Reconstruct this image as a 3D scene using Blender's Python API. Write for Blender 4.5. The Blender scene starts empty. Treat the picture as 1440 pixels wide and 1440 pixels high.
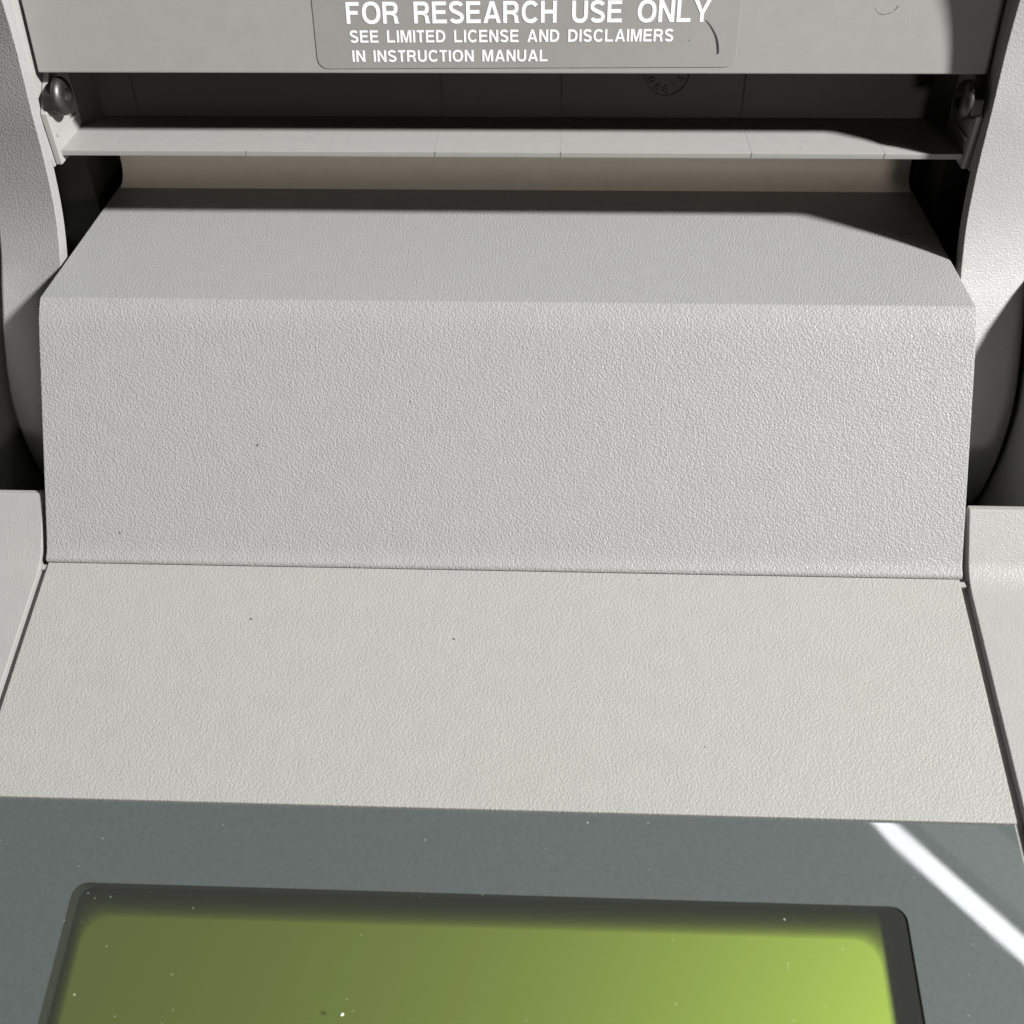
import bpy, bmesh, math, random
from mathutils import Vector, Matrix

random.seed(7)
scene = bpy.context.scene
col = scene.collection

# ------------------------------------------------------------------ camera
def camera_axes(pitch, yaw, roll):
    fw = Vector((math.sin(yaw)*math.cos(pitch), math.cos(yaw)*math.cos(pitch), -math.sin(pitch)))
    rt = Vector((math.cos(yaw), -math.sin(yaw), 0)); up = rt.cross(fw)
    return (math.cos(roll)*rt + math.sin(roll)*up, -math.sin(roll)*rt + math.cos(roll)*up, fw)
cam_data = bpy.data.cameras.new('camera')
cam = bpy.data.objects.new('camera', cam_data); col.objects.link(cam)
rt, up, fw = camera_axes(math.radians(42.81685), math.radians(-2.74306), math.radians(-0.90327))
M = Matrix.Identity(4)
for i in range(3):
    M[i][0], M[i][1], M[i][2] = rt[i], up[i], -fw[i]
M.translation = Vector((0.01085968, -0.19110477, 0.11552608))
cam.matrix_world = M
cam_data.sensor_fit = 'HORIZONTAL'; cam_data.sensor_width = 36; cam_data.lens = 36
cam_data.clip_start = 0.005; cam_data.clip_end = 20
cam_data.dof.use_dof = True; cam_data.dof.focus_distance = 0.232; cam_data.dof.aperture_fstop = 22
scene.camera = cam

# ------------------------------------------------------------------ world and lamps
world = bpy.data.worlds.new('World'); scene.world = world; world.use_nodes = True
bg = world.node_tree.nodes['Background']
bg.inputs[0].default_value = (1.0, 0.97, 0.93, 1); bg.inputs[1].default_value = 0.009

def area_lamp(name, loc, target, size, power, color, size_y=None, axis=None):
    l = bpy.data.lights.new(name, 'AREA'); l.energy = power; l.color = color
    if size_y: l.shape = 'RECTANGLE'; l.size = size; l.size_y = size_y
    else: l.shape = 'DISK'; l.size = size
    o = bpy.data.objects.new(name, l); col.objects.link(o)
    z = (Vector(loc) - Vector(target)).normalized()
    x = Vector(axis).normalized() if axis else z.orthogonal().normalized()
    y = z.cross(x).normalized(); x = y.cross(z)
    m = Matrix.Identity(4)
    for i in range(3): m[i][0], m[i][1], m[i][2] = x[i], y[i], z[i]
    m.translation = Vector(loc); o.matrix_world = m
    return o
LD = Vector((1.24, -0.53, 1.0)).normalized()
area_lamp('work_lamp', LD*2.2, (0, 0, 0), 0.20, 143.0, (1.0, 0.99, 0.97))
# added warm fill from low in front, unseen, lifts the rear wall
area_lamp('added_low_fill', (0.30, -0.92, 0.055), (0, 0.05, 0.0), 0.12, 1.25, (1.0, 0.92, 0.83))
# twin ceiling tubes: they show as the two pale streaks in the glossy display overlay
T0, T1 = Vector((0.383, -0.038, 0.9)), Vector((0.506, -0.183, 0.9))
tube_dir = (T1 - T0).normalized()
TM = T0 + tube_dir*0.115
area_lamp('ceiling_tube', TM, TM - Vector((0.35, 0.0, 1)), 0.27, 0.31, (0.97, 1.0, 1.0), 0.0175, tube_dir)
TM2 = TM + Vector((0.05, 0.012, 0.0))
area_lamp('ceiling_tube', TM2, TM2 - Vector((0.35, 0.0, 1)), 0.27, 0.033, (0.97, 1.0, 1.0), 0.045, tube_dir)

scene.view_settings.view_transform = 'Standard'; scene.view_settings.look = 'None'
scene.view_settings.exposure = 0; scene.view_settings.gamma = 1
scene.view_settings.use_curve_mapping = False
scene.cycles.transparent_max_bounces = 64

# ------------------------------------------------------------------ materials
def new_mat(name):
    m = bpy.data.materials.new(name); m.use_nodes = True
    nt = m.node_tree; b = nt.nodes['Principled BSDF']
    return m, nt, b
def node(nt, t, **kw):
    n = nt.nodes.new(t)
    for k, v in kw.items():
        if k.startswith('in_'): n.inputs[k[3:].replace('_', ' ')].default_value = v
        else: setattr(n, k, v)
    return n
def math_node(nt, op, a, b=None):
    n = nt.nodes.new('ShaderNodeMath'); n.operation = op
    for i, v in enumerate((a, b)):
        if v is None: continue
        if isinstance(v, (int, float)): n.inputs[i].default_value = v
        else: nt.links.new(v, n.inputs[i])
    return n.outputs[0]
def mix_col(nt, fac, a, b):
    n = nt.nodes.new('ShaderNodeMix'); n.data_type = 'RGBA'
    if isinstance(fac, (int, float)): n.inputs[0].default_value = fac
    else: nt.links.new(fac, n.inputs[0])
    for i, v in ((6, a), (7, b)):
        if isinstance(v, tuple): n.inputs[i].default_value = (*v, 1)
        else: nt.links.new(v, n.inputs[i])
    return n.outputs[2]
def speck_mask(nt, co, scale, radius, keep):
    """tiny round specks: few cells of a voronoi pattern keep a dot"""
    v = node(nt, 'ShaderNodeTexVoronoi'); v.inputs['Scale'].default_value = scale
    nt.links.new(co, v.inputs['Vector'])
    near = math_node(nt, 'LESS_THAN', v.outputs['Distance'], radius)
    sep = node(nt, 'ShaderNodeSeparateColor'); nt.links.new(v.outputs['Color'], sep.inputs[0])
    pick = math_node(nt, 'LESS_THAN', sep.outputs[0], keep)
    return math_node(nt, 'MULTIPLY', near, pick)

def plastic(name, color, grain=900, depth=0.00010, strength=0.6, rough=0.42, warm=None, specks=True, spec=0.3):
    m, nt, b = new_mat(name)
    tc = node(nt, 'ShaderNodeTexCoord'); co = tc.outputs['Object']
    big = node(nt, 'ShaderNodeTexNoise', in_Scale=14.0, in_Detail=4.0, in_Roughness=0.6); nt.links.new(co, big.inputs['Vector'])
    w = warm or tuple(c*k for c, k in zip(color, (1.0, 0.995, 0.982)))
    ramp = node(nt, 'ShaderNodeMapRange', in_From_Min=0.42, in_From_Max=0.75); nt.links.new(big.outputs['Fac'], ramp.inputs['Value'])
    c = mix_col(nt, ramp.outputs[0], color, w)
    mid = node(nt, 'ShaderNodeTexNoise', in_Scale=260.0, in_Detail=3.0); nt.links.new(co, mid.inputs['Vector'])
    mr = node(nt, 'ShaderNodeMapRange', in_From_Min=0.25, in_From_Max=0.8, in_To_Min=0.965, in_To_Max=1.03); nt.links.new(mid.outputs['Fac'], mr.inputs['Value'])
    mul = node(nt, 'ShaderNodeVectorMath', operation='SCALE'); nt.links.new(c, mul.inputs[0]); nt.links.new(mr.outputs[0], mul.inputs['Scale'])
    c = mul.outputs[0]
    if specks:
        s1 = speck_mask(nt, co, 95.0, 0.027, 0.2)
        s2 = speck_mask(nt, co, 260.0, 0.05, 0.03)
        s = math_node(nt, 'MAXIMUM', s1, s2)
        c = mix_col(nt, math_node(nt, 'MULTIPLY', s, 0.8), c, (0.06, 0.055, 0.05))
    nt.links.new(c, b.inputs['Base Color'])
    b.inputs['Roughness'].default_value = rough
    b.inputs['Specular IOR Level'].default_value = spec
    if strength > 0:
        n1 = node(nt, 'ShaderNodeTexNoise', in_Scale=grain, in_Detail=1.5, in_Roughness=0.45, in_Distortion=0.25); nt.links.new(co, n1.inputs['Vector'])
        sm = node(nt, 'ShaderNodeMapRange', interpolation_type='SMOOTHSTEP', in_From_Min=0.26, in_From_Max=0.72); nt.links.new(n1.outputs['Fac'], sm.inputs['Value'])
        bp = node(nt, 'ShaderNodeBump', in_Strength=strength, in_Distance=depth)
        nt.links.new(sm.outputs[0], bp.inputs['Height']); nt.links.new(bp.outputs[0], b.inputs['Normal'])
    return m

MAT = {}
GREY = (0.265, 0.266, 0.263)
MAT['grain'] = plastic('grained_grey_plastic', GREY, 2450, 0.00011, 0.8, 0.36, spec=0.17)
MAT['arm'] = plastic('fine_grained_arm_plastic', (0.268, 0.268, 0.264), 2600, 0.00008, 0.6, 0.40, spec=0.15)
MAT['deck'] = plastic('grained_deck_plastic', (0.281, 0.279, 0.267), 2450, 0.00009, 0.7, 0.42, spec=0.12)
MAT['satin'] = plastic('satin_grey_plastic', (0.270, 0.268, 0.260), 2600, 0.00006, 0.5, 0.36, spec=0.22)
MAT['lid'] = plastic('smooth_lid_plastic', (0.262, 0.258, 0.248), 2600, 0.00002, 0.3, 0.55, spec=0.12)
MAT['inner'] = plastic('smooth_inner_plastic', (0.280, 0.277, 0.268), 1500, 0.00002, 0.2, 0.5, spec=0.2)
MAT['cavity'] = plastic('shade_dark_cavity_plastic', (0.060, 0.059, 0.057), 1500, 0.00002, 0.2, 0.5)  # recess shade painted in: far darker than the other grey plastics
MAT['cream'] = plastic('bounce_lit_cream_plastic', (0.82, 0.765, 0.68), 1500, 0.00002, 0.2, 0.5, specks=False)  # pale warm tone carries the bounce light on the rear wall
m, nt, b = new_mat('dark_chassis'); b.inputs['Base Color'].default_value = (0.03, 0.03, 0.03, 1); b.inputs['Roughness'].default_value = 0.7; MAT['dark'] = m
m, nt, b = new_mat('blackened_steel')
tc = node(nt, 'ShaderNodeTexCoord'); nz = node(nt, 'ShaderNodeTexNoise', in_Scale=420.0, in_Detail=4.0); nt.links.new(tc.outputs['Object'], nz.inputs['Vector'])
nt.links.new(mix_col(nt, nz.outputs['Fac'], (0.03, 0.03, 0.03), (0.13, 0.125, 0.125)), b.inputs['Base Color'])
b.inputs['Metallic'].default_value = 0.9; b.inputs['Roughness'].default_value = 0.45; MAT['steel'] = m
m, nt, b = new_mat('black_hole_fill'); b.inputs['Base Color'].default_value = (0.008, 0.008, 0.008, 1); b.inputs['Roughness'].default_value = 0.5; MAT['hole_fill'] = m  # black stand-in for the dark opening behind the screw
MAT['sticker'] = plastic('taupe_label_film', (0.238, 0.229, 0.222), 700, 0.00002, 0.25, 0.34)
m, nt, b = new_mat('white_print')
tc = node(nt, 'ShaderNodeTexCoord'); nz = node(nt, 'ShaderNodeTexNoise', in_Scale=500.0, in_Detail=3.0); nt.links.new(tc.outputs['Object'], nz.inputs['Vector'])
nt.links.new(mix_col(nt, nz.outputs['Fac'], (0.70, 0.71, 0.745), (0.76, 0.765, 0.79)), b.inputs['Base Color']); b.inputs['Roughness'].default_value = 0.5; MAT['print'] = m
m, nt, b = new_mat('blue_black_fibre'); b.inputs['Base Color'].default_value = (0.035, 0.05, 0.09, 1); b.inputs['Roughness'].default_value = 0.7; MAT['fibre'] = m
m, nt, b = new_mat('white_crumb'); b.inputs['Base Color'].default_value = (0.8, 0.82, 0.82, 1); b.inputs['Roughness'].default_value = 0.8; MAT['crumb'] = m

def film_mat():
    m, nt, b = new_mat('grey_overlay_film')
    tc = node(nt, 'ShaderNodeTexCoord'); co = tc.outputs['Object']
    big = node(nt, 'ShaderNodeTexNoise', in_Scale=9.0, in_Detail=3.0); nt.links.new(co, big.inputs['Vector'])
    c = mix_col(nt, big.outputs['Fac'], (0.061, 0.074, 0.072), (0.074, 0.082, 0.081))
    fn = node(nt, 'ShaderNodeTexNoise', in_Scale=1300.0, in_Detail=3.0); nt.links.new(co, fn.inputs['Vector'])
    fr = node(nt, 'ShaderNodeMapRange', in_From_Min=0.3, in_From_Max=0.7, in_To_Min=0.93, in_To_Max=1.07); nt.links.new(fn.outputs['Fac'], fr.inputs['Value'])
    sc = node(nt, 'ShaderNodeVectorMath', operation='SCALE'); nt.links.new(c, sc.inputs[0]); nt.links.new(fr.outputs[0], sc.inputs['Scale']); c = sc.outputs[0]
    d1 = speck_mask(nt, co, 210.0, 0.038, 0.09); d2 = speck_mask(nt, co, 620.0, 0.08, 0.09)
    c = mix_col(nt, math_node(nt, 'MULTIPLY', d1, 0.75), c, (0.7, 0.72, 0.72))
    c = mix_col(nt, math_node(nt, 'MULTIPLY', d2, 0.35), c, (0.5, 0.52, 0.52))
    nt.links.new(c, b.inputs['Base Color'])
    b.inputs['Roughness'].default_value = 0.55
    b.inputs['Specular IOR Level'].default_value = 0.15
    b.inputs['Coat Weight'].default_value = 1.0; b.inputs['Coat Roughness'].default_value = 0.025
    # the sheet curls very slightly towards its right edge
    sp = node(nt, 'ShaderNodeSeparateXYZ'); nt.links.new(co, sp.inputs[0])
    q = math_node(nt, 'POWER', math_node(nt, 'MAXIMUM', math_node(nt, 'SUBTRACT', sp.outputs[0], 0.076), 0.0), 2.0)
    bp = node(nt, 'ShaderNodeBump', in_Strength=1.0, in_Distance=1.0); nt.links.new(math_node(nt, 'MULTIPLY', q, 0.30), bp.inputs['Height'])
    nt.links.new(bp.outputs[0], b.inputs['Coat Normal'])
    sm = node(nt, 'ShaderNodeTexNoise', in_Scale=45.0, in_Detail=5.0, in_Roughness=0.65); nt.links.new(co, sm.inputs['Vector'])
    rr = node(nt, 'ShaderNodeMapRange', in_From_Min=0.35, in_From_Max=0.75, in_To_Min=0.008, in_To_Max=0.035); nt.links.new(sm.outputs['Fac'], rr.inputs['Value'])
    nt.links.new(rr.outputs[0], b.inputs['Coat Roughness'])
    return m
MAT['film'] = film_mat()

def window_mat():
    m = bpy.data.materials.new('clear_display_window'); m.use_nodes = True; nt = m.node_tree
    for n in list(nt.nodes): nt.nodes.remove(n)
    out = node(nt, 'ShaderNodeOutputMaterial'); tr = node(nt, 'ShaderNodeBsdfTransparent'); tr.inputs[0].default_value = (0.93, 0.95, 0.92, 1)
    gl = node(nt, 'ShaderNodeBsdfGlossy'); gl.inputs['Roughness'].default_value = 0.06
    lw = node(nt, 'ShaderNodeLayerWeight'); lw.inputs[0].default_value = 0.5
    fr = math_node(nt, 'ADD', 0.04, math_node(nt, 'MULTIPLY', math_node(nt, 'POWER', lw.outputs['Facing'], 5.0), 0.9))
    mx = node(nt, 'ShaderNodeMixShader'); nt.links.new(fr, mx.inputs[0]); nt.links.new(tr.outputs[0], mx.inputs[1]); nt.links.new(gl.outputs[0], mx.inputs[2])
    # dust lying on the pane
    tc = node(nt, 'ShaderNodeTexCoord'); co = tc.outputs['Object']
    d = math_node(nt, 'MAXIMUM', speck_mask(nt, co, 240.0, 0.040, 0.10), math_node(nt, 'MULTIPLY', speck_mask(nt, co, 700.0, 0.10, 0.10), 0.45))
    fac = math_node(nt, 'MAXIMUM', math_node(nt, 'MULTIPLY', d, 0.6), 0.035)
    df = node(nt, 'ShaderNodeBsdfDiffuse'); df.inputs[0].default_value = (0.6, 0.62, 0.55, 1)
    m2 = node(nt, 'ShaderNodeMixShader'); nt.links.new(fac, m2.inputs[0]); nt.links.new(mx.outputs[0], m2.inputs[1]); nt.links.new(df.outputs[0], m2.inputs[2])
    nt.links.new(m2.outputs[0], out.inputs[0])
    return m
MAT['window'] = window_mat()
m, nt, b = new_mat('green_lcd')
b.inputs['Base Color'].default_value = (0.190, 0.255, 0.036, 1)
b.inputs['Metallic'].default_value = 0.92
b.inputs['Roughness'].default_value = 0.53
MAT['lcd'] = m
m, nt, b = new_mat('black_lcd_frame'); b.inputs['Base Color'].default_value = (0.012, 0.014, 0.012, 1); b.inputs['Specular IOR Level'].default_value = 0.1; b.inputs['Roughness'].default_value = 0.8; MAT['lcdframe'] = m
m = bpy.data.materials.new('edge_shade_tint'); m.use_nodes = True; nt = m.node_tree; nt.nodes.clear()
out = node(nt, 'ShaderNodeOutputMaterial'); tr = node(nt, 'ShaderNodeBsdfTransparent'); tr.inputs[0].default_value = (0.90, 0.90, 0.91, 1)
nt.links.new(tr.outputs[0], out.inputs[0]); MAT['edgeshade'] = m  # tint that paints shade along the screen border
m, nt, b = new_mat('bench_laminate')
tc = node(nt, 'ShaderNodeTexCoord'); nz = node(nt, 'ShaderNodeTexNoise', in_Scale=60.0, in_Detail=5.0); nt.links.new(tc.outputs['Object'], nz.inputs['Vector'])
nt.links.new(mix_col(nt, nz.outputs['Fac'], (0.10, 0.10, 0.10), (0.16, 0.155, 0.15)), b.inputs['Base Color']); b.inputs['Roughness'].default_value = 0.4; MAT['bench'] = m

# ------------------------------------------------------------------ helpers
ZB = -0.165                     # bench height
root = bpy.data.objects.new('thermal_cycler', None); col.objects.link(root)
root.location = (0, 0, ZB)
root['label'] = 'warm grey plastic laboratory thermal cycler with raised lid and green display'
root['category'] = 'thermal cycler'

def link(name, me, mat, parent=None, smooth=35):
    if mat: me.materials.append(MAT[mat])
    for p in me.polygons: p.use_smooth = True
    me.set_sharp_from_angle(angle=math.radians(smooth))
    o = bpy.data.objects.new(name, me); col.objects.link(o)
    wn = o.modifiers.new('weighted_normals', 'WEIGHTED_NORMAL'); wn.keep_sharp = True; wn.weight = 100; wn.mode = 'FACE_AREA'
    if parent is not None:
        o.parent = parent
        if parent is root: o.matrix_parent_inverse = Matrix.Translation((0, 0, -ZB))
    return o
def bm_obj(name, bm, mat, parent=None, bevel=0.0, seg=2, limit=25, smooth=35, recalc=True):
    if recalc: bmesh.ops.recalc_face_normals(bm, faces=bm.faces)
    if bevel:
        ed = [e for e in bm.edges if len(e.link_faces) == 2 and e.calc_face_angle() > math.radians(limit)]
        bmesh.ops.bevel(bm, geom=ed, offset=bevel, segments=seg, profile=0.5, affect='EDGES', clamp_overlap=True)
    me = bpy.data.meshes.new(name); bm.to_mesh(me); bm.free()
    return link(name, me, mat, parent, smooth)
def prism(bm, prof, x0, x1):
    a = [bm.verts.new((x0, y, z)) for y, z in prof]; c = [bm.verts.new((x1, y, z)) for y, z in prof]
    n = len(prof)
    for i in range(n): bm.faces.new((a[i], a[(i+1) % n], c[(i+1) % n], c[i]))
    bm.faces.new(a[::-1]); bm.faces.new(c)
def box(bm, x0, x1, y0, y1, z0, z1):
    prism(bm, [(y0, z0), (y1, z0), (y1, z1), (y0, z1)], x0, x1)
def catmull(pts, n=6):
    out = []
    P = [pts[0]] + list(pts) + [pts[-1]]
    for i in range(1, len(P)-2):
        p0, p1, p2, p3 = P[i-1:i+3]
        for k in range(n):
            t = k/n
            out.append(tuple(0.5*((2*b) + (-a+c)*t + (2*a-5*b+4*c-d)*t*t + (-a+3*b-3*c+d)*t**3) for a, b, c, d in zip(p0, p1, p2, p3)))
    out.append(tuple(pts[-1]))
    return out

# sloping deck frame: u = X, s = distance down the slope from the riser foot, h = height above the deck
DB = Vector((0, -0.0357, -0.0458)); DS = Vector((0, -0.9714, -0.2377)); DN = Vector((0, -0.2377, 0.9714))
def deck(u, s, h): return Vector((u, 0, 0)) + DB + DS*s + DN*h
def deck_yz(s, h): p = deck(0, s, h); return (p.y, p.z)

# ------------------------------------------------------------------ bench (surface the machine stands on)
bm = bmesh.new(); box(bm, -0.5, 0.5, -0.42, 0.4, ZB-0.03, ZB)
bo = bm_obj('bench_top', bm, 'bench'); bo['kind'] = 'structure'; bo['label'] = 'dark laminate bench top under the thermal cycler'

# ------------------------------------------------------------------ chassis and rear housing
bm = bmesh.new()
s_end = deck_yz(0.20, -0.012)
prism(bm, [(-0.225, ZB), (0.125, ZB), (0.125, -0.075), (-0.022, -0.075), deck_yz(0.001, -0.012), s_end], -0.1188, 0.1188)
bm_obj('chassis', bm, 'dark', root)
bm = bmesh.new(); box(bm, -0.14, 0.14, 0.088, 0.125, -0.0748, 0.055)
bm_obj('rear_housing', bm, 'inner', root, 0.002)
bm = bmesh.new()           # wall behind the hump, tone lifted for bounce light: it sweeps up from the top in a cove
cove = [(0.0510, -0.0004), (0.0527, 0.0001), (0.0541, 0.0006), (0.0554, 0.0014), (0.0564, 0.0026), (0.0570, 0.0040), (0.0572, 0.0058)]
prism(bm, cove + [(0.0563, 0.030), (0.087, 0.030), (0.087, -0.012), (0.0510, -0.012)], -0.0993, 0.0993)
bm_obj('rear_wall', bm, 'cream', root, 0, smooth=40)
for sg in (-1, 1):         # its ends turn back
    bm = bmesh.new(); x0, x1 = sorted((sg*0.0993, sg*0.1030)); 
    lo = [(sg*0.0993, 0.0575), (sg*0.1030, 0.064), (sg*0.1030, 0.0868), (sg*0.0993, 0.0868)]
    v0 = [bm.verts.new((x, y, -0.0118)) for x, y in lo]; v1 = [bm.verts.new((x, y-0.0006, 0.0298)) for x, y in lo]
    for i in range(4): bm.faces.new((v0[i], v0[(i+1) % 4], v1[(i+1) % 4], v1[i]))
    bm.faces.new(v0[::-1]); bm.faces.new(v1)
    bm_obj('rear_wall_end', bm, 'inner', root)

# ------------------------------------------------------------------ front cover (riser + top)
bm = bmesh.new()
front = [(-0.0364, -0.0456), (-0.0361, -0.0446), (-0.0351, -0.0440), (-0.0344, -0.0434), (-0.0337, -0.0426), (-0.0330, -0.0417)]
front += [(-0.0330+(0.0330-0.0058)*t, -0.0417+(0.0417-0.0050)*t) for t in (0.25, 0.5, 0.75, 1.0)]
front += [(-0.0045, -0.00335), (-0.0030, -0.0018), (-0.0008, 0.0)]
prof = front + [(0.0570, 0.0), (0.0570, -0.012), (0.02, -0.07), (-0.022, -0.07), (-0.030, -0.0475)]
a = prof
prism(bm, a, -0.1, 0.1)
fc = bm_obj('front_cover', bm, 'grain', root, 0.00035, 2, 22, 28)

# ------------------------------------------------------------------ deck panel
bm = bmesh.new()
prism(bm, [deck_yz(-0.0015, 0.0), deck_yz(0.0528, 0.0), deck_yz(0.0528, -0.003), deck_yz(-0.0015, -0.003)], -0.0998, 0.0996)
bm_obj('deck_panel', bm, 'deck', root, 0.00035, 2)

# ------------------------------------------------------------------ side housings with their shoulders
def shoulder_profile(tall):
    p = [deck_yz(0.20, 0.0), deck_yz(0.0062, 0.0)]
    a0 = Vector(deck_yz(0.0062, 0.0)); a1 = Vector(deck_yz(0.0015, 0.0)) + Vector((-0.0, 0.0)); 
    foot = Vector((-0.0362, -0.0463)); topd = Vector((-0.0258, -0.0348))
    a2 = foot + (topd - foot)*0.30
    for k in range(1, 9):
        t = k/8; p.append(tuple(a0*(1-t)**2 + foot*2*t*(1-t) + a2*t*t))
    if tall:
        p += [(-0.0055, -0.0100), (-0.0035, -0.0068), (-0.0005, -0.0045), (0.004, -0.003), (0.012, -0.002), (0.087, -0.002), (0.087, -0.0748), (-0.01, ZB+0.002)]
    else:
        p += [tuple(topd), (-0.0242, -0.0350), (-0.0242, -0.0755), (-0.03, -0.0755)]
    p.append((deck_yz(0.20, -0.004)[0], deck_yz(0.20, -0.02)[1] if not tall else ZB+0.002))
    return p
for s in (-1, 1):
    gi = 0.1013 if s < 0 else 0.1014
    bm = bmesh.new()
    prism(bm, shoulder_profile(False), s*gi, s*0.1190)
    bm_obj('shoulder', bm, 'satin', root, 0.0003, 2)
    bm = bmesh.new()
    prism(bm, shoulder_profile(True), s*0.1190, s*0.14)
    o = bm_obj('side_housing', bm, 'satin', root, 0.0, 2)
    bm = bmesh.new()
    x0, x1 = sorted((s*0.0980, s*(gi+0.002)))
    prism(bm, [deck_yz(-0.001, -0.0016), deck_yz(0.18, -0.0016), deck_yz(0.18, -0.0036), deck_yz(-0.001, -0.0036)], x0, x1)
    bm_obj('groove_floor', bm, 'satin', root)
    # little moulded tab that bridges the groove at the riser foot
    bm = bmesh.new()
    x0, x1 = sorted((s*0.0990, s*(gi+0.0004)))
    prism(bm, [deck_yz(0.0006, -0.0005), deck_yz(0.0019, -0.0005), deck_yz(0.0019, -0.003), deck_yz(0.0006, -0.003)], x0, x1)
    bm_obj('groove_tab', bm, 'satin', root, 0.0002)

# ------------------------------------------------------------------ display
HF = -0.0010
def rounded_rect(x0, x1, s0, s1, r, n=6):
    pts = []
    for cx, cs, a0 in ((x1-r, s1-r, 0), (x0+r, s1-r, 90), (x0+r, s0+r, 180), (x1-r, s0+r, 270)):
        for k in range(n+1):
            a = math.radians(a0+90*k/n); pts.append((cx+r*math.cos(a), cs+r*math.sin(a)))
    return pts
WX0, WX1, WS0, WS1 = -0.0757, 0.0765, 0.0681, 0.1190
bm = bmesh.new()
inner = rounded_rect(WX0, WX1, WS0, WS1, 0.0026)
outer = []
OX0, OX1, OS0, OS1 = -0.1000, 0.0994, 0.0526, 0.185
N = len(inner); q = N//4
def outer_pt(i):
    x, s = inner[i]; k, j = divmod(i, q)
    cx, cs = ((OX1, OS1), (OX0, OS1), (OX0, OS0), (OX1, OS0))[k]
    return (cx, cs)
vin = [bm.verts.new(deck(x, s, HF)) for x, s in inner]
vlo = [bm.verts.new(deck(x, s, HF-0.0042)) for x, s in inner]
cor = [bm.verts.new(deck(x, s, HF)) for x, s in ((OX1, OS1), (OX0, OS1), (OX0, OS0), (OX1, OS0))]
for i in range(N):
    j = (i+1) % N; k = i//q; kn = j//q
    if k == kn: bm.faces.new((vin[i], vin[j], cor[k]))
    else: bm.faces.new((vin[i], vin[j], cor[kn], cor[k]))
me_faces = list(bm.faces)
rim = []
for i in range(N):
    j = (i+1) % N; rim.append(bm.faces.new((vin[j], vin[i], vlo[i], vlo[j])))
cl = [bm.verts.new(v.co - DN*0.004) for v in cor]
for i in range(4):
    j = (i+1) % 4; bm.faces.new((cor[i], cor[j], cl[j], cl[i]))
bmesh.ops.recalc_face_normals(bm, faces=bm.faces)
film = bm_obj('display_overlay', bm, 'film', root, 0, recalc=False, smooth=20)
film.data.materials.append(MAT['lcdframe'])
for p in film.data.polygons:
    c = p.center
    if abs((Vector(p.normal)).dot(DN)) < 0.5 and (c-DB).dot(DN) < HF-0.001 and OX0+0.01 < c.x < OX1-0.01 and OS0+0.01 < (c-DB).dot(DS) < OS1-0.01: p.material_index = 1

bm = bmesh.new()           # window pane, its edge tucked just under the overlay
pane = rounded_rect(WX0-0.0008, WX1+0.0008, WS0-0.0008, WS1+0.0008, 0.0026)
bm.faces.new([bm.verts.new(deck(x, s, HF-0.0003)) for x, s in pane])
bm_obj('display_window', bm, 'window', film)
bm = bmesh.new()           # green screen under the pane
g = [(-0.0800, 0.0650), (0.0800, 0.0650), (0.0800, 0.1240), (-0.0800, 0.1240)]
bm.faces.new([bm.verts.new(deck(x, s, HF-0.0037)) for x, s in g])
bm_obj('lcd_screen', bm, 'lcd', film)
bm = bmesh.new()           # black metal frame round the screen
fi = [(-0.0773, 0.0668), (0.0766, 0.0668), (0.0766, 0.1170), (-0.0773, 0.1170)]
fo = [(-0.0800, 0.0650), (0.0800, 0.0650), (0.0800, 0.1240), (-0.0800, 0.1240)]
top = [bm.verts.new(deck(x, s, HF-0.0033)) for x, s in fi]; ot = [bm.verts.new(deck(x, s, HF-0.0030)) for x, s in fo]
bt = [bm.verts.new(deck(x, s, HF-0.0036)) for x, s in fi]
for i in range(4):
    j = (i+1) % 4
    bm.faces.new((ot[i], ot[j], top[j], top[i])); bm.faces.new((top[i], top[j], bt[j], bt[i]))
bm_obj('lcd_frame', bm, 'lcdframe', film)
# added tint rings painting a soft shaded border, each reaching a little further in
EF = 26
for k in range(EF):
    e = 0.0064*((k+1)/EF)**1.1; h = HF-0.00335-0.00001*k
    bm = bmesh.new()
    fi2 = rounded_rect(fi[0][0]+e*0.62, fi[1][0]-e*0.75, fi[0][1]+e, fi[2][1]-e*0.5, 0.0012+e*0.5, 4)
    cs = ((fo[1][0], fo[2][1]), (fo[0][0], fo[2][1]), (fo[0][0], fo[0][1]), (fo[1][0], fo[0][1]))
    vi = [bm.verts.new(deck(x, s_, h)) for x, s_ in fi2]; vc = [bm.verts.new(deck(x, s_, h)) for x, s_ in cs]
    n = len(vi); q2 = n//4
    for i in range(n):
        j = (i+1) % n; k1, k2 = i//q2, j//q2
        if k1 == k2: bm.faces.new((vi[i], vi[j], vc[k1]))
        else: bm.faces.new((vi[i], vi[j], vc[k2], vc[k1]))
    bm_obj('edge_shade_ring', bm, 'edgeshade', film)
bm = bmesh.new(); prism(bm, [deck_yz(0.060, HF-0.0044), deck_yz(0.130, HF-0.0044), deck_yz(0.130, HF-0.0065), deck_yz(0.060, HF-0.0065)], -0.085, 0.085)
bm_obj('lcd_board', bm, 'dark', film)

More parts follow.
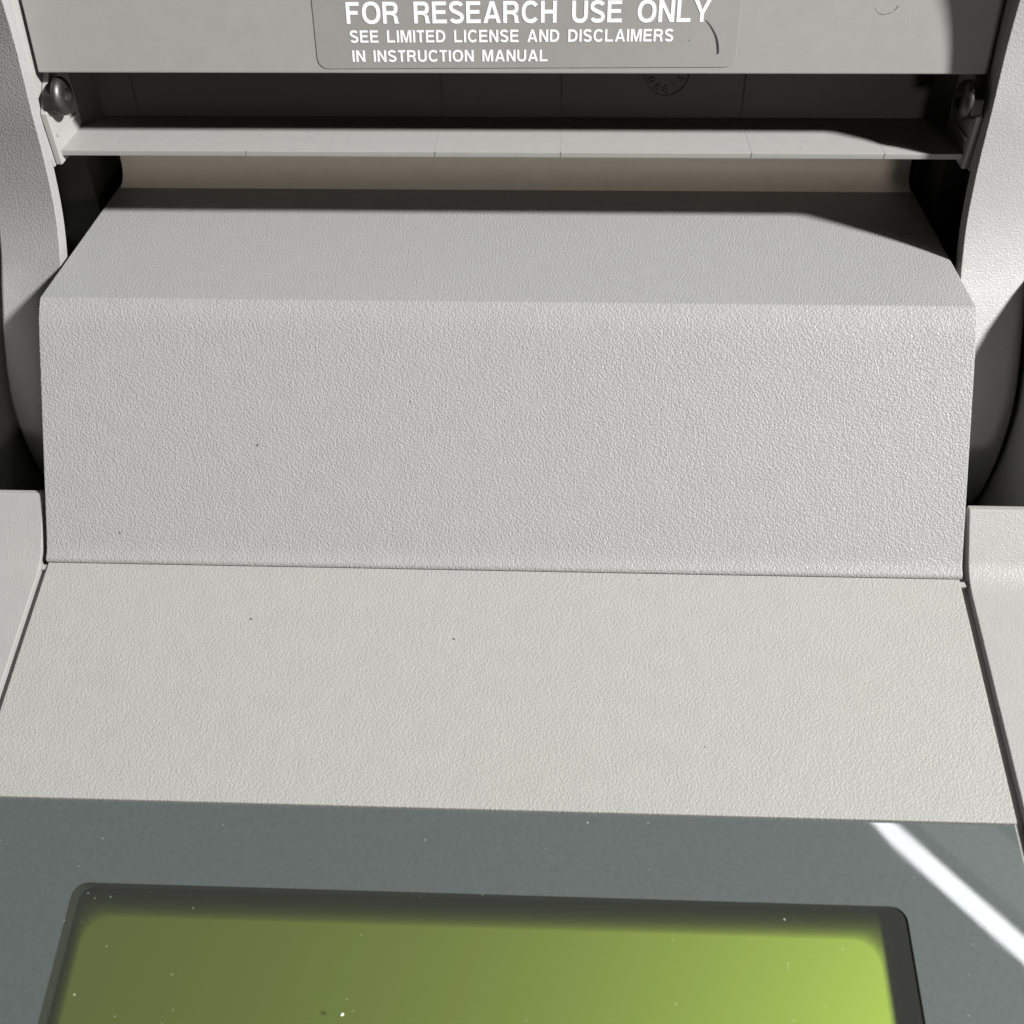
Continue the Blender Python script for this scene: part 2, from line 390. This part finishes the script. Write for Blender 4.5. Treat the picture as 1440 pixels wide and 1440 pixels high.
# ------------------------------------------------------------------ lid arms
arm_front = [(0.016, 0.12), (0.0205, 0.10), (0.0246, 0.082), (0.0276, 0.066), (0.0283, 0.055), (0.0277, 0.043), (0.0256, 0.031), (0.0240, 0.0200),
             (0.0210, 0.0085), (0.0163, -0.0005), (0.0108, -0.0078), (0.0045, -0.0165), (-0.0012, -0.0270), (-0.0033, -0.0370), (-0.0034, -0.0450), (-0.0020, -0.0550), (0.0020, -0.0625), (0.0120, -0.0715)]
SL = 0.0032                   # the arm face is raked: its outer edge lies this much further back
arm_front = catmull(arm_front, 4)
def inset(pts, d):
    out = []
    for i, p in enumerate(pts):
        a = Vector(pts[max(i-1, 0)]); b_ = Vector(pts[min(i+1, len(pts)-1)]); t = (b_-a).normalized()
        nrm = Vector((-t.y, t.x))
        if nrm.x < 0 and i < 5: nrm = -nrm
        out.append((p[0]+nrm.x*d, p[1]+nrm.y*d))
    return out
arm_in = inset(arm_front, 0.0038)
YB = 0.074
for s in (-1, 1):
    bm = bmesh.new()
    xi, xo = s*0.1018, s*0.1175
    # front wall of the channel
    pr = arm_front + arm_in[::-1]; n = len(pr)
    va = [bm.verts.new((xi, y, z)) for y, z in pr]; vb = [bm.verts.new((xo, y+SL, z)) for y, z in pr]
    for i in range(n): bm.faces.new((va[i], va[(i+1) % n], vb[(i+1) % n], vb[i]))
    bm.faces.new(va[::-1]); bm.faces.new(vb)
    bmesh.ops.recalc_face_normals(bm, faces=bm.faces)
    ed = [e for e in bm.edges if len(e.link_faces) == 2 and e.calc_face_angle() > math.radians(40) and abs(e.verts[0].co.x-xo) < 1e-5 and abs(e.verts[1].co.x-xo) < 1e-5]
    bmesh.ops.bevel(bm, geom=ed, offset=0.0010, segments=3, profile=0.5, affect='EDGES')
    ed = [e for e in bm.edges if len(e.link_faces) == 2 and e.calc_face_angle() > math.radians(40) and abs(e.verts[0].co.x-xi) < 1e-5 and abs(e.verts[1].co.x-xi) < 1e-5]
    bmesh.ops.bevel(bm, geom=ed, offset=0.00025, segments=2, profile=0.5, affect='EDGES')
    arm = bm_obj('lid_arm', bm, 'arm', root, 0, recalc=False, smooth=30)
    # outer cheek, closing the channel on the far side
    bm = bmesh.new()
    prism(bm, [(p[0]+SL*0.8, p[1]) for p in arm_in] + [(YB, -0.0715), (YB, 0.12)], s*0.1155, s*0.1174)
    bm_obj('outer_cheek', bm, 'inner', arm)
    # inner cheek above the shelf only
    bm = bmesh.new()
    up_ = [p for p in arm_in if p[1] > 0.0185]
    prism(bm, up_ + [(up_[-1][0], 0.0165), (0.052, 0.0165), (0.052, 0.12)], s*0.10185, s*0.1035)
    bm_obj('inner_cheek', bm, 'inner', arm, 0.0002)
    bm = bmesh.new(); box(bm, *sorted((s*0.1042, s*0.1150)), 0.048, 0.073, -0.070, 0.10)  # added dark block, fills the channel so it reads as black shade
    bm_obj('added_channel_fill', bm, 'dark', arm)

# ------------------------------------------------------------------ lid
LP = Vector((0, 0.032, 0.0358)); LDv = Vector((0, 0.002, 0.0113)).normalized(); LN = Vector((0, -LDv.z, LDv.y))
def lidp(u, v, h): return Vector((u, 0, 0)) + LP + LDv*v + LN*h
bm = bmesh.new()
pf = [lidp(0, 0, 0), lidp(0, 0.09, 0), lidp(0, 0.09, -0.03), lidp(0, 0.088, -0.03), lidp(0, 0.088, -0.0024), lidp(0, 0.0, -0.0024)]
prism(bm, [(p.y, p.z) for p in pf], -0.1010, 0.1014)
lid = bm_obj('lid', bm, 'lid', root, 0.0004, 2)

bm = bmesh.new(); box(bm, -0.1004, 0.1004, 0.0298, 0.0515, 0.0183, 0.0196)
shelf = bm_obj('lid_shelf', bm, 'inner', lid, 0.0002, 2)
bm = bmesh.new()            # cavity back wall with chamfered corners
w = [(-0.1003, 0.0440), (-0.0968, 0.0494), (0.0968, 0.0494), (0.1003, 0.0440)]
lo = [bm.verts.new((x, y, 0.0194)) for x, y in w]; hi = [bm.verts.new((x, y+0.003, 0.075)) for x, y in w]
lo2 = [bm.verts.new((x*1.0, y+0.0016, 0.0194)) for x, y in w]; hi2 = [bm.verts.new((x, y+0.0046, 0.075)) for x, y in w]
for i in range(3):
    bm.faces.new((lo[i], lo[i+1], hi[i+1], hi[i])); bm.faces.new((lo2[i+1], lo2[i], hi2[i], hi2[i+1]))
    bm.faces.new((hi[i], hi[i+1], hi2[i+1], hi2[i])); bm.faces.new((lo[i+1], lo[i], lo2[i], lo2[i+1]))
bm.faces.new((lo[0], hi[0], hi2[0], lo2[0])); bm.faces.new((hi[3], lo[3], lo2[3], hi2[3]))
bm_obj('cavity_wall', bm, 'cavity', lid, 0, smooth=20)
for s in (-1, 1):           # cavity cheeks
    bm = bmesh.new()
    prism(bm, [(0.0284, 0.0168), (0.052, 0.0168), (0.052, 0.07), (0.0362, 0.07), (0.0352, 0.0345), (0.0285, 0.0282)], s*0.1003, s*0.1017)
    bm_obj('cavity_cheek', bm, 'inner', lid, 0.0002)
    bm = bmesh.new()        # rib along the cheek
    prism(bm, [(0.0300, 0.0226), (0.0420, 0.0226), (0.0420, 0.0232), (0.0300, 0.0232)], s*0.0999, s*0.1004)
    bm_obj('cheek_rib', bm, 'inner', lid, 0.0001)
    # hinge screw: black block standing in for the pivot hole, domed steel head
    c = Vector((s*0.1, 0.0333, 0.0304)) if s < 0 else Vector((s*0.1, 0.0318, 0.0306))
    bm = bmesh.new()
    prof = [(0.0014, 0.0040), (0.0018, 0.0041), (0.0025, 0.0040), (0.0031, 0.0034), (0.0034, 0.0024), (0.0034, 0.0017), (0.0024, 0.0015), (0.0024, 0.0)]
    n = 40; rings = []
    for dx, r in prof:
        if r == 0: rings.append([bm.verts.new((c.x - s*dx, c.y, c.z))]); continue
        rings.append([bm.verts.new((c.x - s*dx, c.y+r*math.cos(2*math.pi*k/n), c.z+r*math.sin(2*math.pi*k/n))) for k in range(n)])
    for ra, rb in zip(rings, rings[1:]):
        for k in range(n):
            if len(rb) == 1: bm.faces.new((ra[k], ra[(k+1) % n], rb[0]))
            else: bm.faces.new((ra[k], ra[(k+1) % n], rb[(k+1) % n], rb[k]))
    bm.faces.new(rings[0])
    bm_obj('hinge_screw', bm, 'steel', lid, 0, smooth=50)
    bm = bmesh.new()
    hexp = [(c.y-0.0004+0.0043*math.cos(math.radians(60*k+20)), c.z-0.0006+0.0032*math.sin(math.radians(60*k+20))) for k in range(6)]
    prism(bm, hexp, s*0.0984, s*0.1008)
    bm_obj('hole_fill_block', bm, 'hole_fill', lid, 0.0002)
# mould parting lines: hairline ridges on shelf and cavity wall
for x in (-0.058, -0.0155, 0.0125, 0.0545, 0.0835):
    bm = bmesh.new(); box(bm, x-0.00010, x+0.00010, 0.02972, 0.046, 0.0184, 0.01963)
    bm_obj('mould_line', bm, 'inner', lid)
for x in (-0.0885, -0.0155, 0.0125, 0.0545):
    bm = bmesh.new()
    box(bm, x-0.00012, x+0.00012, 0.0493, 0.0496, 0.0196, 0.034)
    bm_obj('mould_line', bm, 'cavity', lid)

# ------------------------------------------------------------------ lettering
T = 0.19                     # stroke weight as a share of cap height
def sup(cx, cy, rx, ry, a, e=2.25):
    c, s = math.cos(a), math.sin(a)
    return (cx+rx*math.copysign(abs(c)**(2/e), c), cy+ry*math.copysign(abs(s)**(2/e), s))
def strip(pts, t):
    L, R = [], []
    for i, p in enumerate(pts):
        a = Vector(pts[max(i-1, 0)]); b_ = Vector(pts[min(i+1, len(pts)-1)]); d = (b_-a).normalized()
        nn = Vector((-d.y, d.x))*t/2
        L.append((p[0]+nn.x, p[1]+nn.y)); R.append((p[0]-nn.x, p[1]-nn.y))
    return [[L[i], L[i+1], R[i+1], R[i]] for i in range(len(pts)-1)]
def ring(outer, inn): return [[outer[i], outer[(i+1) % len(outer)], inn[(i+1) % len(inn)], inn[i]] for i in range(len(outer))]
def rect(x0, y0, x1, y1): return [(x0, y0), (x1, y0), (x1, y1), (x0, y1)]
def bowl(y0, y1, w, t):
    o, n_ = [(0, y0)], [(t, y0+t*0.92)]
    xm = w-(y1-y0)*0.5 if (y1-y0) > 0.8 else w-(y1-y0)*0.5
    K = 16
    for k in range(K+1):
        a = -math.pi/2+math.pi*k/K
        o.append(sup(xm, (y0+y1)/2, w-xm, (y1-y0)/2, a)); n_.append(sup(xm, (y0+y1)/2, w-xm-t, (y1-y0)/2-t*0.92, a))
    o.append((0, y1)); n_.append((t, y1-t*0.92))
    return ring(o, n_)
def glyph(ch):
    t = T; b = t*0.92
    if ch == 'I': return [rect(0, 0, t, 1)], t
    if ch == 'L': return [[(0, 0), (0.70, 0), (0.70, b), (t, b), (t, 1), (0, 1)]], 0.72
    if ch == 'F': return [[(0, 0), (t, 0), (t, 0.42), (0.60, 0.42), (0.60, 0.42+b), (t, 0.42+b), (t, 1-b), (0.68, 1-b), (0.68, 1), (0, 1)]], 0.70
    if ch == 'E': return [[(0, 0), (0.74, 0), (0.74, b), (t, b), (t, 0.43), (0.68, 0.43), (0.68, 0.43+b), (t, 0.43+b), (t, 1-b), (0.72, 1-b), (0.72, 1), (0, 1)]], 0.75
    if ch == 'T': return [[(0.31-t/2+0.02, 0), (0.33+t/2, 0), (0.33+t/2, 1-b), (0.66, 1-b), (0.66, 1), (0, 1), (0, 1-b), (0.33-t/2, 1-b)]], 0.66
    if ch == 'H': return [[(0, 0), (t, 0), (t, 0.42), (0.80-t, 0.42), (0.80-t, 0), (0.80, 0), (0.80, 1), (0.80-t, 1), (0.80-t, 0.42+b), (t, 0.42+b), (t, 1), (0, 1)]], 0.80
    if ch == 'N': return [[(0, 0), (t, 0), (t, 0.70), (0.80-t-0.02, 0), (0.80, 0), (0.80, 1), (0.80-t, 1), (0.80-t, 0.31), (t+0.02, 1), (0, 1)]], 0.80
    if ch == 'M': return [[(0, 0), (t, 0), (t, 0.76), (0.48-t/2+0.005, 0), (0.48+t/2-0.005, 0), (0.96-t, 0.76), (0.96-t, 0), (0.96, 0), (0.96, 1), (0.96-t*1.45, 1), (0.48, 0.26), (t*1.45, 1), (0, 1)]], 0.96
    if ch == 'A': return [[(0, 0), (t*1.08, 0), (t*1.08+0.07, 0.21), (0.90-t*1.08-0.07, 0.21), (0.90-t*1.08, 0), (0.90, 0), (0.45+t*0.58, 1), (0.45-t*0.58, 1)]], 0.90
    if ch == 'Y': return [[(0.43-t/2, 0), (0.43+t/2, 0), (0.43+t/2, 0.39), (0.86, 1), (0.86-t*1.15, 1), (0.43, 0.55), (t*1.15, 1), (0, 1), (0.43-t/2, 0.39)]], 0.86
    if ch == 'O':
        K = 40; return ring([sup(0.47, 0.5, 0.47, 0.52, 2*math.pi*k/K) for k in range(K)], [sup(0.47, 0.5, 0.47-t*1.02, 0.52-b, 2*math.pi*k/K) for k in range(K)]), 0.94
    if ch == 'C':
        return strip([sup(0.45, 0.5, 0.45-t/2, 0.52-t/2, math.radians(38+284*k/32)) for k in range(33)], t*0.98), 0.86
    if ch == 'U':
        p = [(t/2, 1), (t/2, 0.55)] + [sup(0.4, 0.36, 0.4-t/2, 0.38-t/2, math.pi+math.pi*k/18) for k in range(19)] + [(0.8-t/2, 0.55), (0.8-t/2, 1)]
        return strip(p, t), 0.80
    if ch == 'S':
        a = [sup(0.375, 0.735, 0.375-t/2, 0.285-t/2, math.radians(18+222*k/18)) for k in range(19)]
        c = [sup(0.375, 0.265, 0.375-t/2, 0.285-t/2, math.radians(60-222*k/18)) for k in range(19)]
        return strip(a+c, t*0.97), 0.75
    if ch == 'D': return bowl(0, 1, 0.82, t), 0.84
    if ch == 'R':
        f = bowl(0.40, 1, 0.78, t)
        f.append(rect(0, 0, t, 0.40))
        f.append([(0.80-t*1.12, 0), (0.82, 0), (0.765, 0.14), (0.74, 0.33), (0.66, 0.40), (0.40, 0.40), (0.52, 0.36), (0.56, 0.28)])
        return f, 0.82
    return [], 0.3
CUT = {'A': (0.03, 0.33)}
def line_mesh(text, u0, v0, u1, v1, cap, gap, space, h, tilt):
    """lay glyphs out, scale the line to reach u1, keep cap height"""
    polys, x = [], 0.0
    for ch in text:
        if ch == ' ': x += space; continue
        f, w_ = glyph(ch)
        if ch == 'A': f = a_shape(w_)
        for p in f: polys.append([(q_[0]+x, q_[1]) for q_ in p])
        x += w_+gap
    x -= gap
    sx = (u1-u0)/x
    bm = bmesh.new()
    for p in polys:
        vs = [bm.verts.new(lidp(u0+q_[0]*sx, v0+(v1-v0)*(q_[0]/x)+q_[1]*cap, h)) for q_ in p]
        try: bm.faces.new(vs)
        except ValueError: pass
    bmesh.ops.remove_doubles(bm, verts=bm.verts, dist=1e-7)
    bmesh.ops.recalc_face_normals(bm, faces=bm.faces)
    bm.normal_update()
    for f in bm.faces:
        if f.normal.dot(LN) < 0: f.normal_flip()
    ex = bmesh.ops.extrude_face_region(bm, geom=list(bm.faces))
    bmesh.ops.translate(bm, verts=[v for v in ex['geom'] if isinstance(v, bmesh.types.BMVert)], vec=LN*0.00004)
    bmesh.ops.triangulate(bm, faces=list(bm.faces))
    return bm
def a_shape(w_):
    t = T; m_ = w_/2
    def xl(y): return (m_-t*0.58)*y              # outer left edge
    def il(y): return t*1.08+(m_-t*1.08)*(y/0.79) # inner left edge, meets the middle at 0.79
    L = [(0, 0), (t*1.08, 0), (il(0.21), 0.21), (il(0.37), 0.37), (m_, 0.79), (m_, 1), (m_-t*0.58, 1)]
    R = [(w_-x, y) for x, y in L]
    return [L, R, [(il(0.21), 0.21), (w_-il(0.21), 0.21), (w_-il(0.37), 0.37), (il(0.37), 0.37)]]

# sticker: a thin film with rounded lower corners, tilted a hair
bm = bmesh.new()
st = rounded_rect(-0.0398, 0.0486, 0.0009, 0.030, 0.0022)
vs = [bm.verts.new(lidp(u, v+0.0055*(u+0.0398)*1.0, 0.00003)) for u, v in st]
f = bm.faces.new(vs)
ex = bmesh.ops.extrude_face_region(bm, geom=[f]); bmesh.ops.translate(bm, verts=[v for v in ex['geom'] if isinstance(v, bmesh.types.BMVert)], vec=LN*0.00010)
sticker = bm_obj('warning_label', bm, 'sticker', root, 0.00005, 1)
sticker['label'] = 'taupe sticker with white capital lettering'
HS = 0.00016
for txt, a in (('FOR RESEARCH USE ONLY', (-0.0328, 0.00967, 0.0425, 0.01007, 0.0041, 0.12, 0.66)),
               ('SEE LIMITED LICENSE AND DISCLAIMERS', (-0.0324, 0.00605, 0.0352, 0.00637, 0.00236, 0.15, 0.62)),
               ('IN INSTRUCTION MANUAL', (-0.0322, 0.0023, 0.0092, 0.00249, 0.00226, 0.15, 0.62))):
    bm = line_mesh(txt, *a, HS, 0)
    bm_obj('lettering', bm, 'print', sticker, 0, recalc=False)

# raised mould stamp (ring of digits) on the cavity wall
def digit_curve(ch):
    c = bpy.data.curves.new('digit', 'FONT'); c.body = ch; c.size = 0.0026; c.extrude = 0.00015; c.align_x = 'CENTER'
    o = bpy.data.objects.new('digit', c); col.objects.link(o)
    bpy.context.view_layer.update()
    me = bpy.data.meshes.new_from_object(o); bpy.data.objects.remove(o); bpy.data.curves.remove(c)
    return me
stamp_c = Vector((0.0364, 0.0497, 0.0297))
bm = bmesh.new()
for k, ch in enumerate('06814'):
    me = digit_curve(ch); t_ = bmesh.new(); t_.from_mesh(me)
    a = math.radians(-64+32*k)
    mt = Matrix.Translation(stamp_c) @ Matrix.Rotation(math.radians(90-3), 4, 'X') @ Matrix.Rotation(a, 4, 'Z') @ Matrix.Translation((0, -0.0046, 0))
    t_.transform(mt); t_.to_mesh(me); t_.free(); bm.from_mesh(me); bpy.data.meshes.remove(me)
for r in (0.0050,):
    n = 48
    ring_v = [[bm.verts.new(stamp_c + Vector(((r+d)*math.cos(2*math.pi*k/n), -0.0002-e, (r+d)*math.sin(2*math.pi*k/n)))) for k in range(n)] for d, e in ((0, -0.0005), (0, 0.0001), (0.0002, 0.0001), (0.0002, -0.0005))]
    for ra, rb in zip(ring_v, ring_v[1:]):
        for k in range(n): bm.faces.new((ra[k], ra[(k+1) % n], rb[(k+1) % n], rb[k]))
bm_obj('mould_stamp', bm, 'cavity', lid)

# ------------------------------------------------------------------ loose bits
def lid_thread(name, ctrl, rad, h0, mat, parent=None):
    pts = catmull(ctrl, 5)
    bm = bmesh.new(); prev = None
    for i, (u, v) in enumerate(pts):
        r = rad*(0.45+0.9*min(1, i/len(pts)*1.6)); p = lidp(u, v, h0+r*0.8)
        a = lidp(*pts[max(i-1, 0)], 0); b_ = lidp(*pts[min(i+1, len(pts)-1)], 0); d = (b_-a).normalized(); sd = d.cross(LN)
        rg = [bm.verts.new(p + (sd*math.cos(t) + LN*math.sin(t))*r) for t in [2*math.pi*k/8 for k in range(8)]]
        if prev:
            for k in range(8): bm.faces.new((prev[k], prev[(k+1) % 8], rg[(k+1) % 8], rg[k]))
        else: bm.faces.new(rg)
        prev = rg
    bm.faces.new(prev)
    return bm_obj(name, bm, mat, parent)
fib = lid_thread('lint_fibre', [(0.0417, 0.0104), (0.0428, 0.0093), (0.0437, 0.0081), (0.0443, 0.0070), (0.0447, 0.0056), (0.0449, 0.0041)], 0.000085, 0.00016, 'fibre')
fib['label'] = 'short curved dark blue lint fibre clinging to the sticker after its top line'; fib['category'] = 'fibre'
lid_thread('scuff', [(0.0757, 0.0128), (0.0764, 0.0119), (0.0775, 0.0115), (0.0786, 0.0117), (0.0797, 0.0121), (0.0804, 0.0130)], 0.00007, -0.00002, 'sticker', lid)

def crumb(name, pos, nrm, r, label):
    bm = bmesh.new(); bmesh.ops.create_icosphere(bm, subdivisions=2, radius=r)
    for v in bm.verts: v.co *= random.uniform(0.65, 1.25)
    bmesh.ops.translate(bm, verts=bm.verts, vec=pos + nrm*r*0.6)
    o = bm_obj(name, bm, 'crumb', None, 0, smooth=60); o['label'] = label; o['category'] = 'crumb'
crumb('dust_crumb', deck(-0.0232, 0.0887, HF-0.0003), DN, 0.00027, 'white dust crumb lying on the green display window')
